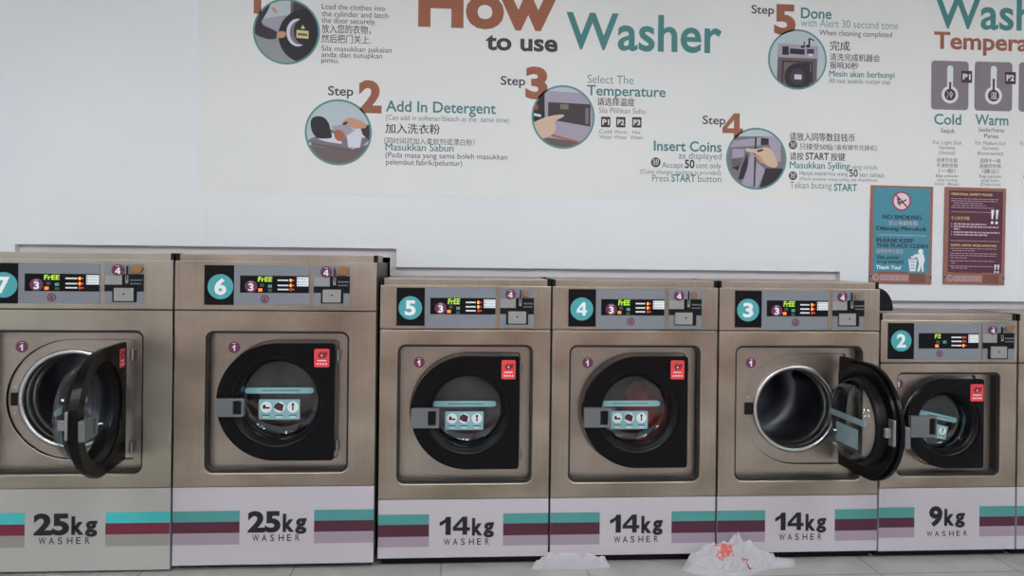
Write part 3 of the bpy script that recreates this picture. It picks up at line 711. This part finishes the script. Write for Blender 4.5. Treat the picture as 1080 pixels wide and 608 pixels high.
# temperature cards
for i, (x, yt, yb, w, name, sub, l1, c1, l2) in enumerate((
        (981.7, 65, 115.4, 40, 'Cold', ('Sejuk',), ('For Light Soil', 'Garments', '(Normal)'), ('适用于比较', '干净的衣物', '（一般）'), ('Bagi pakaian', 'yang kurang', 'kotor (Biasa)')),
        (1027.4, 66, 116.6, 40.4, 'Warm', ('Sederhana', 'Panas'), ('For Medium Soil', 'Garments', '(Recommended)'), ('适用于一般', '肮脏的衣物', '（建议）'), ('Bagi pakaian', 'yang kotor', '(Disyorkan)')),
        (1074, 67, 117.8, 41, 'Hot', ('Panas',), ('For Heavy Soil', 'Garments', '(Stains)'), ('适用于较脏', '的衣物', '（顽渍）'), ('Bagi pakaian', 'yang kotor', 'teruk')))):
    b = MB(); xa, zb = W_(x, yb); xb, zt = W_(x + w, yt); b.m('b_card').flat(rrect(xa, zb, xb, zt, .018), YT)
    cxx, cz = W_(x + w / 2, yt + 35); s = (xb - xa) / 40; y2 = YT - EPS
    b.m('b_white').flat(circle(cxx, cz, 9 * s, 28), y2).flat(rrect(cxx - 3.2 * s, cz, cxx + 3.2 * s, cz + 30 * s, 3 * s), y2 - EPS * .3)
    b.m('b_square').flat(circle(cxx, cz, 6 * s, 24), y2 - EPS).flat(rect(cxx - 1.1 * s, cz + 5 * s, cxx + 1.1 * s, cz + (13, 17, 22)[i] * s), y2 - EPS)
    b.m('b_white').text('冷温热'[i], cxx - 3.6 * s, cxx + 3.6 * s, cz - 3.6 * s, 7.2 * s, y2 - 2 * EPS, box=True)
    px_, pz = xb - 8 * s, zt - 22 * s; b.m('b_square').flat(rrect(px_, pz, px_ + 11.6 * s, pz + 12.4 * s, .004), y2)
    b.m('b_white').text('P%d' % (i + 1), px_ + 1.6 * s, px_ + 9.8 * s, pz + 3.4 * s, 5.6 * s, y2 - EPS, .03)
    b.build('temperature_card', board); b = MB()
    off = i * .6
    put(b, name, x + (3.4, 1, 7)[i], x + w - (8, 4.4, 8)[i], 131 + off, 10.8, 'b_teal', .016)
    for k, t in enumerate(sub): ww = len(t) * 3.0; put(b, t, x + 18 - ww / 2, x + 18 + ww / 2, (140 if i != 1 else 138.4) + 6.6 * k + off, 4.4, 'b_dark')
    for k, t in enumerate(l1): ww = len(t) * 2.1; put(b, t, x + 17 - ww / 2, x + 17 + ww / 2, 152 + 5.4 * k + off, 3.7, 'b_grey')
    for k, t in enumerate(c1): ww = len(t) * 4.4; cjk(b, t, x + 17 - ww / 2, x + 17 + ww / 2, 166.6 + 5.6 * k + off, 171.2 + 5.6 * k + off, 'b_dark')
    for k, t in enumerate(l2): ww = len(t) * 1.95; put(b, t, x + 17 - ww / 2, x + 17 + ww / 2, 186.8 + 4.3 * k + off, 3.2, 'b_grey')
    b.build('card_caption', board)
# round step pictures
def picture(px, py, r, bg, shapes, ink_top):
    cx, cz = W_(px, py); R = r * (W_(px + 1, py)[0] - cx)
    b = MB().m('b_rim').flat(circle(cx, cz, R, 64), YT, [circle(cx, cz, R * .935, 64)])
    Ri = R * .94; b.m(bg).flat(circle(cx, cz, Ri, 64), YT - EPS * .2)
    for k, (m, pts) in enumerate(shapes):
        poly = clip([(cx + x * R, cz + z * R) for x, z in pts], cx, cz, Ri)
        if len(poly) > 2: b.m(m).flat(poly, YT - EPS * (.4 + .12 * k))
    return b.build('step_picture', board)
def blob(pts, n=3):           # smooth closed outline (corner cutting)
    for _ in range(n):
        q = []
        for i in range(len(pts)):
            a, c = pts[i], pts[(i + 1) % len(pts)]
            q += [(a[0] * .75 + c[0] * .25, a[1] * .75 + c[1] * .25), (a[0] * .25 + c[0] * .75, a[1] * .25 + c[1] * .75)]
        pts = q
    return pts
def P(*a): return [(a[i], a[i + 1]) for i in range(0, len(a), 2)]
picture(302.2, 33.4, 35.4, 'p_wallgrey', [
    ('p_pale', P(-1, 1, .12, 1, .1, .3, -.2, .2, -.85, .35)),
    ('p_lilac', P(-.85, .35, .0, .5, -.1, .1, -.4, .05)),
    ('p_brown', P(.12, 1, 1, 1, 1, .3, .12, .3)),
    ('p_panel', P(.2, .9, .8, .9, .9, .3, .2, .45)),
    ('p_ink', [(.58 + .82 * cos(t * pi / 24), -.12 + .82 * sin(t * pi / 24)) for t in range(48)]),
    ('p_tissue', [(.34 + .34 * cos(t * pi / 24), -.02 + .42 * sin(t * pi / 24)) for t in range(48)]),
    ('p_mid', [(.38 + .28 * cos(t * pi / 24), -.02 + .36 * sin(t * pi / 24)) for t in range(48)]),
    ('p_ink', [(.56 + .34 * cos(t * pi / 24), .02 + .42 * sin(t * pi / 24)) for t in range(48)]),
    ('p_yellow', P(.3, -.18, .66, -.2, .66, .04, .3, .06)), ('p_yellow', P(.42, .1, .56, .1, .49, .22)), ('p_brown', P(.34, -.1, .62, -.12, .62, -.05, .34, -.03)),
    ('p_sleeve', blob(P(-1, .3, -.75, .55, -.6, .8, -.45, .85, -.62, .5, -.8, .2, -.4, .05, -.24, -.05, -.3, -.25, -.6, -.25, -1, -.1))),
    ('p_skin', blob(P(-.28, -.02, -.05, .02, .0, -.1, -.08, -.2, -.3, -.2))), ('p_skin', blob(P(-.5, .75, -.3, .68, -.3, .52, -.38, .58)))], 0)
picture(356.9, 139.7, 35.4, 'p_pale', [
    ('p_steelb', P(-1, -.38, .3, -.55, 1, -.3, 1, -1, -1, -1)),
    ('p_mid', P(-1, -.3, .3, -.5, .7, -.42, .95, -.2, .9, -.1, -.2, .08, -.8, -.2)),
    ('p_brown', P(-.8, -.33, .62, -.53, .62, -.6, -.8, -.4)),
    ('p_tissue', P(-.6, -.22, -.2, -.02, .1, -.15, .1, -.35, -.3, -.3)),
    ('p_ink', blob(P(-.88, .46, -.35, .48, -.18, -.1, -.2, -.2, -.75, -.2), 2)),
    ('p_lilac', P(-.2, .18, .3, .28, .45, .05, .2, -.15, -.1, -.02)),
    ('p_orange', blob(P(-.15, .05, .05, .1, .25, -.1, .1, -.3, -.1, -.22))),
    ('p_tissue', P(.7, .2, .25, -.1, .3, -.45, .65, -.45, .7, -.15, 1, -.12)),
    ('p_sleeve', P(.66, .15, 1, .3, 1, -.3, .72, -.05)),
    ('p_skin', blob(P(.1, .28, .22, .42, .45, .46, .82, .3, .86, .14, .5, .12, .36, .18, .3, .28, .16, .2))), ('p_ink', blob(P(.1, .26, .24, .34, .3, .3, .16, .2)))], 0)
picture(594, 123.6, 33.4, 'p_lilac', [
    ('p_pale', P(-.6, 1, 1, 1, 1, .75, -.6, .82)),
    ('p_ink', P(-1, 1, -.6, .9, -.58, -.05, -1, -.2)),
    ('p_panel', P(-.48, .46, .86, .42, .86, -.28, -.48, -.08)),
    ('p_greenlcd', P(-.1, .4, .16, .4, .16, .24, -.1, .25)), ('p_mid', P(.7, .3, .8, .3, .8, -.2, .7, -.2)),
    ('p_brown', P(-1, -.6, .7, -.78, .2, -1, -1, -1)), ('p_orange', P(-.5, -.5, .5, -.75, .5, -.8, -.5, -.58)),
    ('p_red', blob(P(-.9, .35, -.78, .38, -.78, .2, -.9, .18))), ('p_b', [] ) if False else ('p_tissue', P(-.92, .1, -.7, .06, -.7, -.02, -.92, .02)),
    ('p_skin2', blob(P(-.95, -.2, -.55, -.0, .0, .1, .05, .02, -.3, -.14, -.2, -.35, -.35, -.6, -.8, -.75, -1.1, -.4)))], 0)
picture(797.7, 167.6, 31.9, 'p_mid', [
    ('p_pale', P(-1, 1, 1, 1, 1, .75, -.8, .7)), ('p_lilac', P(-.9, .55, .9, .8, .9, .5, -.9, .35)), ('p_ink', P(.14, .68, .4, .66, .4, .46, .14, .44)),
    ('p_lilac', P(-.8, .3, -.4, .3, -.42, .05, -.8, .0)), ('p_ink', P(-.8, -.05, -.5, .0, -.6, -.4, -.8, -.3)), ('p_brown', P(-.8, -.08, -.5, .02, -.5, -.2, -.8, -.3)),
    ('p_ink', P(-.5, -.3, -.3, .2, -.25, -.6, -.6, -.7)), ('p_lilac', P(-.2, .2, .0, .1, -.1, -.9, -.5, -.9, -.3, -.3)), ('p_lilac', P(0, -.1, .3, -.35, .05, -.95, -.08, -.95)),
    ('p_ink', P(.3, -.3, 1, -.3, .8, -1, .1, -1)), ('p_lilac', P(.4, .6, .8, .5, .8, -.1, .55, .0)), ('p_ink', P(-.06, .7, .0, .7, -.04, -.9, -.09, -.9)),
    ('p_skin2', blob(P(-.38, .34, .0, .3, .3, .4, .48, .34, .75, -.18, .6, -.3, .3, -.2, .12, .02, -.02, .18, -.36, .22))), ('p_panel', blob(P(-.02, .26, .2, .33, .26, .28, .06, .2))), ('p_skin', blob(P(-.12, .12, .1, .14, .26, -.12, .16, -.16, .02, .02)))], 0)
note = P(.36, .72, .42, .72, .42, .42, .36, .42)
picture(841, 62.8, 31.0, 'p_pale', [
    ('p_brown', P(-.66, .5, .68, .46, .66, -1, -.7, -1)), ('p_lilac', P(-.66, .52, .7, .46, .7, .04, -.66, .06)),
    ('p_ink', P(-.52, .42, -.3, .42, -.3, .14, -.52, .14)), ('p_ink', P(-.26, .36, .24, .34, .24, .16, -.26, .18)), ('p_panel', P(.32, .36, .56, .36, .56, .2, .32, .2)), ('p_tissue', P(.38, .2, .5, .2, .5, .12, .38, .12)),
    ('p_sleeve', P(-.52, -.04, .52, -.06, .54, -1, -.54, -1)), ('p_steelb', P(-.46, -.1, .46, -.12, .48, -1, -.48, -1)),
    ('p_ink', [(.02 + .46 * cos(t * pi / 20), -.58 + .46 * sin(t * pi / 20)) for t in range(40)]), ('p_ink', P(.02, -.12, .42, -.12, .42, -1, .02, -1)),
    ('p_panel', [(.0 + .26 * cos(t * pi / 20), -.56 + .26 * sin(t * pi / 20)) for t in range(40)]), ('p_tissue', P(-.1, -.5, .14, -.5, .14, -.66, -.1, -.66)),
    ('p_ink', note), ('p_ink', P(.4, .72, .56, .66, .56, .62, .4, .68)), ('p_ink', blob(P(.28, .5, .42, .5, .42, .4, .28, .4))), ('p_ink', P(.2, .6, .24, .6, .24, .4, .2, .4)), ('p_ink', blob(P(.1, .46, .24, .46, .24, .38, .1, .38)))], 0)

# ------------------------------------------------------------------ the two notices
def notice(corners, label, panel, ptop, pbot, panel_mat):
    (ax, az), (bx, bz), (cx_, cz_), (dx, dz) = [U(*c, YW - .006) for c in corners]
    ox, oz = (ax + bx + cx_ + dx) / 4, (az + bz + cz_ + dz) / 4
    w = ((bx - ax) + (dx - cx_)) / 2; h = ((az - cz_) + (bz - dz)) / 2
    plate = MB().m('sign_brown').box(-w / 2, w / 2, -.0025, .0025, -h / 2, h / 2).build('notice_sign', None, .0008, loc=(ox, YW - .0042, oz))
    plate.rotation_euler.y = .009; tag(plate, label, 'sign', 'notices on the wall above washer 2')
    def q(u, v): return (-w / 2 + u * w, h / 2 - v * h)
    y = -.0025 - EPS
    (x0, z1), (x1, z0) = q(panel[0], ptop), q(panel[1], pbot)
    MB().m(panel_mat).flat(rect(x0, z0, x1, z1), y).build('printed_panel', plate)
    f = MB().m('sign_grey').flat(rect(*q(0, .955), *q(1, .905)), y - EPS * .2)
    f.m('sign_ink').flat(rect(*q(0, .935), *q(.035, .92)), y - EPS * .5).flat(rect(*q(.965, .935), *q(1, .92)), y - EPS * .5)
    f.m('sign_brown').flat(rect(*q(.035, .985), *q(.965, .89)), y - EPS * .4).m('sign_brown_dark').flat(rect(*q(.64, .985), *q(.9, .89)), y - EPS * .5)
    f.flat(rect(*q(.15, .885), *q(.62, .875)), y - EPS * .5)
    f.m('sign_pale'); ex, ez = q(.1, .938); f.flat(circle(ex, ez, .016, 24), y - EPS, [circle(ex, ez, .0125, 24)])
    f.flat(rect(ex - .006, ez - .006, ex + .006, ez - .003), y - EPS).flat(rect(ex - .006, ez - .003, ex - .003, ez + .007), y - EPS)
    x, z = q(.17, .965); wl = .017
    for k in range(9):                                   # outlined house lettering along the foot of the notice, too soft to read
        x_ = x + k * wl * .95; f.flat(rect(x_, z, x_ + wl * .7, z + .026), y - EPS, [rect(x_ + .003, z + .003, x_ + wl * .7 - .003, z + .023)])
        if k % 2: f.flat(rect(x_ + .003, z + .011, x_ + wl * .7 - .003, z + .014), y - EPS)
    f.build('footer_band', plate)
    return plate, q, y, w, h
ns, q, y, w, h = notice(((918.9, 195.7), (984.7, 196.9), (916.4, 299), (981.8, 300.5)), 'teal no smoking and litter notice in a brown border on the wall', (.05, .95), .022, .885, 'sign_teal')
y2 = y - EPS
def nt_(mb, s, u0, u1, v, capv, m, bold=.0, shear=0.0, box=False):
    x0, z = q(u0, v); x1 = q(u1, v)[0]; mb.m(m).text(s, x0, x1, z, capv * h, y2, bold, shear, box); return mb
b = MB(); sx, sz = q(.49, .155); r = .0475
b.m('sign_red').flat(circle(sx, sz, r, 40), y2).m('sign_pink').flat(circle(sx, sz, r * .84, 40), y2 - EPS * .4)
b.m('sign_ink')
for pts in (P(-.55, .25, -.4, .3, -.35, -.05, -.2, -.3, -.1, -.3, .55, .1, .5, .22, -.12, -.12, -.25, .0, -.3, .3), P(-.5, .0, -.4, -.3, -.2, -.48, -.05, -.42, -.18, -.34, -.3, -.2, -.38, .0)):
    b.flat([(sx + u * r, sz + v * r) for u, v in pts], y2 - EPS * .7)
b.m('sign_red').flat([(sx + u * r, sz + v * r) for u, v in P(-.72, .6, -.6, .72, .72, -.6, .6, -.72)], y2 - EPS)
b.build('no_smoking_symbol', ns)
b = MB(); nt_(b, 'NO SMOKING', .19, .82, .34, .042, 'sign_ink', .035); nt_(b, '禁止吸烟吸烟', .29, .75, .40, .044, 'sign_pale', .01, box=True); nt_(b, 'Dilarang Merokok', .09, .90, .455, .04, 'sign_ink', .03, .2)
b.m('sign_pale').flat(rect(*q(.12, .506), *q(.9, .501)), y2)
nt_(b, 'PLEASE KEEP', .1, .7, .575, .036, 'sign_ink', .04); nt_(b, 'THIS PLACE CLEAN', .1, .93, .628, .036, 'sign_ink', .04); nt_(b, '请保持地方清洁', .1, .53, .69, .045, 'sign_pale', .01, box=True)
nt_(b, 'Sila pakai', .11, .46, .745, .032, 'sign_ink', .02, .2); nt_(b, 'tong sampah', .11, .54, .788, .03, 'sign_ink', .02, .2); nt_(b, 'Thank You!', .1, .5, .85, .036, 'white_ink', .035)
b.build('lettering', ns)
b = MB().m('white_ink')                                  # figure dropping litter in a bin
def Q(*a): return [q(a[i], a[i + 1]) for i in range(0, len(a), 2)]
b.flat(circle(*q(.815, .665), .013, 20), y2)
b.flat(Q(.78, .69, .86, .69, .885, .75, .86, .80, .87, .868, .84, .868, .825, .81, .80, .868, .765, .868, .79, .79, .77, .73, .70, .715, .70, .70), y2)
b.flat(Q(.62, .758, .755, .758, .735, .868, .645, .868), y2).flat(Q(.61, .745, .765, .745, .765, .755, .61, .755), y2)
b.flat(Q(.66, .715, .74, .712, .73, .735, .66, .738), y2)
b.m('sign_teal')
for v in (.78, .81, .84): b.flat(rect(*q(.655, v), *q(.725, v - .008)), y2 - EPS)
b.build('litter_symbol', ns)

sr, q, y, w, h = notice(((997.6, 197.3), (1062.3, 199), (994, 300), (1058.2, 301)), 'plum safety rules notice with yellow headings in a brown border on the wall', (.065, .945), .035, .875, 'sign_plum')
y2 = y - EPS
for a in (('PERSONAL SAFETY RULES', .1, .77, .082, .022, 'sign_yellow', .03), ('个人安全守则', .1, .4, .335, .036, 'sign_yellow', .02, 0, True), ('ASPEK-ASPEK KESELAMATAN', .1, .85, .607, .022, 'sign_yellow', .03)):
    b = MB(); nt_(b, *a); b.build('heading', sr)
b = MB().m('sign_pale'); random.seed(3)
def line(v, u0, u1, hgt):
    u = u0
    while u < u1 - .01:
        l = random.choice((.03, .045, .06, .075)); e = min(u + l, u1)
        b.flat(rect(*q(u, v + hgt / 2), *q(e, v - hgt / 2)), y2); u = e + .012
for v, u0, u1 in ((.118, .1, .87), (.14, .1, .85), (.162, .14, .62), (.185, .12, .66), (.208, .1, .8), (.63, .1, .86), (.652, .13, .5), (.68, .1, .88), (.702, .1, .86), (.725, .1, .38), (.757, .1, .82), (.78, .12, .2), (.812, .1, .8), (.832, .12, .4)):
    line(v, u0, u1, .0055)
for v, u0, u1 in ((.378, .15, .68), (.405, .15, .88), (.43, .15, .25), (.462, .15, .9), (.488, .15, .72)): line(v, u0, u1, .014)
for v in (.378, .405, .462, .488): b.flat(circle(*q(.115, v), .003, 8), y2)
for v in (.255, .552): b.flat(rect(*q(.1, v), *q(.76 if v < .4 else .9, v - .004)), y2)
b.build('rule_text', sr)
b = MB().m('white_ink')
for uc, v0, v1, s in ((.815, .225, .375, 1.0), (.865, .79, .875, .68)):
    for k in (-1, 1):
        u = uc + k * .037 * s
        b.flat(Q(u - .022 * s, v0, u + .028 * s, v0, u + .008 * s, v0 + (v1 - v0) * .64, u - .014 * s, v0 + (v1 - v0) * .64), y2)
        b.flat(circle(*q(u - .004, v1 - (v1 - v0) * .12), .0075 * s, 16), y2)
b.build('exclamation_marks', sr)

# ------------------------------------------------------------------ carrier bags on the floor
def bag(name, outline, peaks, label, seed, prints=(), hole=None):
    """crumpled film: closed outline on the floor, height from soft peaks and sharp creases"""
    cx = sum(p[0] for p in outline) / len(outline); cy = sum(p[1] for p in outline) / len(outline)
    out = blob(outline, 2); n = len(out); rings = 15
    def height(x, y, e):
        z = 0
        for px, py, s, hh in peaks: z += hh * 2.718 ** (-((x - px) ** 2 + ((y - py) * 1.6) ** 2) / (s * s))
        p = Vector((x * 19 + seed + 9 * y, y * 24, seed)); c = 1.35 * abs(noise.noise(p)) + .6 * abs(noise.noise(p * 2.3))
        return (.006 + z * (1.12 - .42 * c) + .02 * (.8 - c) + .005 * noise.noise(p * 6)) * min(1, (1 - e ** 7) * 1.5) + .002
    V = []; F = []
    for j in range(rings + 1):
        t = j / rings
        for i in range(n):
            x = cx + (out[i][0] - cx) * t; yv = cy + (out[i][1] - cy) * t
            wob = 1 + (.06 * noise.noise(Vector((x * 25, yv * 25, seed))) if j == rings else 0)
            x, yv = cx + (x - cx) * wob, min(cy + (yv - cy) * wob, -.004)
            V.append((x - cx, yv - cy, max(height(x, yv, t), .002)))
    for j in range(rings):
        for i in range(n): F.append((j * n + i, j * n + (i + 1) % n, (j + 1) * n + (i + 1) % n, (j + 1) * n + i)[::-1])
    mb = MB().m('bag_film').add(V, F, False)
    k = len(V); mb.add([(x, yv, .001) for x, yv, z in V[-n:]], [tuple(range(n))[::-1]]); 
    o = mb.build(name, None, loc=(cx, cy, 0))
    bm = bmesh.new(); bm.from_mesh(o.data); bmesh.ops.remove_doubles(bm, verts=bm.verts, dist=1e-5); bmesh.ops.recalc_face_normals(bm, faces=bm.faces); bm.to_mesh(o.data); bm.free()
    tag(o, label, 'plastic bag', 'empty carrier bags on the floor')
    return o, cx, cy, height
def fl(px, py): return G(px, py, .002)
def at_depth(px, d): # floor position below pixel column px, d metres in front of the machines
    x = U(px, 600, -d)[0]; return (x, -d)
# long flat bag under the joint of washers 5 and 4
bag('plastic_bag', [at_depth(558, .012), at_depth(566, .045), at_depth(590, .036), at_depth(615, .046), at_depth(641, .034), at_depth(645, .012), at_depth(630, .002), at_depth(600, .0), at_depth(570, .0)],
    [(at_depth(578, .02)[0], -.015, .05, .034), (at_depth(605, .02)[0], -.015, .07, .036), (at_depth(630, .02)[0], -.015, .05, .03)], 'small flattened white plastic bag on the floor between washers 5 and 4', 2.3)
xb = lambda px, d=.06: at_depth(px, d)[0]
o, cx, cy, hf = bag('plastic_bag', [at_depth(717, .05), at_depth(724, .09), at_depth(745, .13), at_depth(760, .17), at_depth(782, .16), at_depth(800, .09), at_depth(814, .075), at_depth(824, .05), at_depth(820, .012), at_depth(806, .006), at_depth(785, .006), at_depth(755, .006), at_depth(728, .01)],
    [(xb(786), -.02, .075, .105), (xb(740), -.04, .075, .055), (xb(762), -.06, .07, .06), (xb(815), -.04, .05, .03)], 'large crumpled white plastic bag with red print, in front of washers 4 and 3', 5.1)
hl = [at_depth(812, .055), at_depth(822, .072), at_depth(836, .062), at_depth(840, .04), at_depth(833, .018), at_depth(818, .012)]
mo, mi_ = blob(hl, 2), []
hcx = sum(p[0] for p in hl) / 6; hcy = sum(p[1] for p in hl) / 6
V = []; F = []; n_ = len(mo)
for f_, zz in ((1.0, .003), (.96, .022), (.72, .03), (.42, .024), (.36, .003)):
    for i, (x, yv) in enumerate(mo):
        V.append((hcx + (x - hcx) * f_ - cx, hcy + (yv - hcy) * f_ - cy, zz * (1 + .5 * noise.noise(Vector((x * 60, yv * 60, f_))))))
for j in range(4):
    for i in range(n_): F.append((j * n_ + i, j * n_ + (i + 1) % n_, (j + 1) * n_ + (i + 1) % n_, (j + 1) * n_ + i))
MB().m('bag_film').add(V, F, True).build('handle', o)
def on_bag(px, d): 
    x, yv = at_depth(px, d); return x - cx, yv - cy, hf(x, yv, .55) 
pr = MB(); random.seed(11)
deps = bpy.context.evaluated_depsgraph_get()
def dab(x, yv, lx, ly, m, ang=0):
    pr.m(m); n = 8; vs = []
    for i in range(n):
        a = 2 * pi * i / n; dx, dy = lx * cos(a), ly * sin(a); dx, dy = dx * cos(ang) - dy * sin(ang), dx * sin(ang) + dy * cos(ang)
        hit, loc, nor, _ = o.ray_cast(Vector((x + dx, yv + dy, 1)), Vector((0, 0, -1)))
        if not hit: return
        vs.append((loc.x, loc.y - .0012, loc.z + .0015))
    pr.add(vs, [tuple(range(n))])
bpy.context.view_layer.update()
for k in range(26):
    dab(xb(766) - cx + random.uniform(-.045, .03), -.07 - cy + random.uniform(-.022, .022), random.uniform(.003, .011), random.uniform(.001, .003), 'bag_print', random.uniform(-.6, .6))
for k in range(9):
    dab(xb(765) - cx + random.uniform(-.02, .02), -.065 - cy + random.uniform(-.014, .012), .009, .007, 'bag_print', random.uniform(-.6, .6))
for k in range(10):
    dab(xb(781) - cx + random.uniform(-.022, .03), -.09 - cy + random.uniform(-.012, .012), random.uniform(.003, .009), .0022, 'bag_print_dark' if k % 2 else 'bag_print', random.uniform(-1.2, 1.2))
if pr.f: pr.build('red_print', o)

# ------------------------------------------------------------------ daylight, camera, view
wd = bpy.data.worlds.new('World'); SC.world = wd; wd.use_nodes = True
bgn = wd.node_tree.nodes['Background']; bgn.inputs['Color'].default_value = lin((214, 226, 240)); bgn.inputs['Strength'].default_value = .9
cam = bpy.data.cameras.new('Camera'); co = bpy.data.objects.new('Camera', cam); COL.objects.link(co); SC.camera = co
cam.sensor_width = 36; cam.sensor_fit = 'HORIZONTAL'; cam.lens = FPX / 1080 * 36; cam.shift_y = SHY / 1080; cam.clip_start = .05
M = Matrix((CR, CU, -Fv)).transposed().to_4x4(); M.translation = CAM; co.matrix_world = M
vs_ = SC.view_settings; vs_.view_transform = 'Standard'; vs_.look = 'None'; vs_.exposure = 0.32; vs_.gamma = 1.0; vs_.use_curve_mapping = False
SC.cycles.max_bounces = 8; SC.cycles.transparent_max_bounces = 12
try:
    SC.cycles.use_denoising = True
except Exception: pass
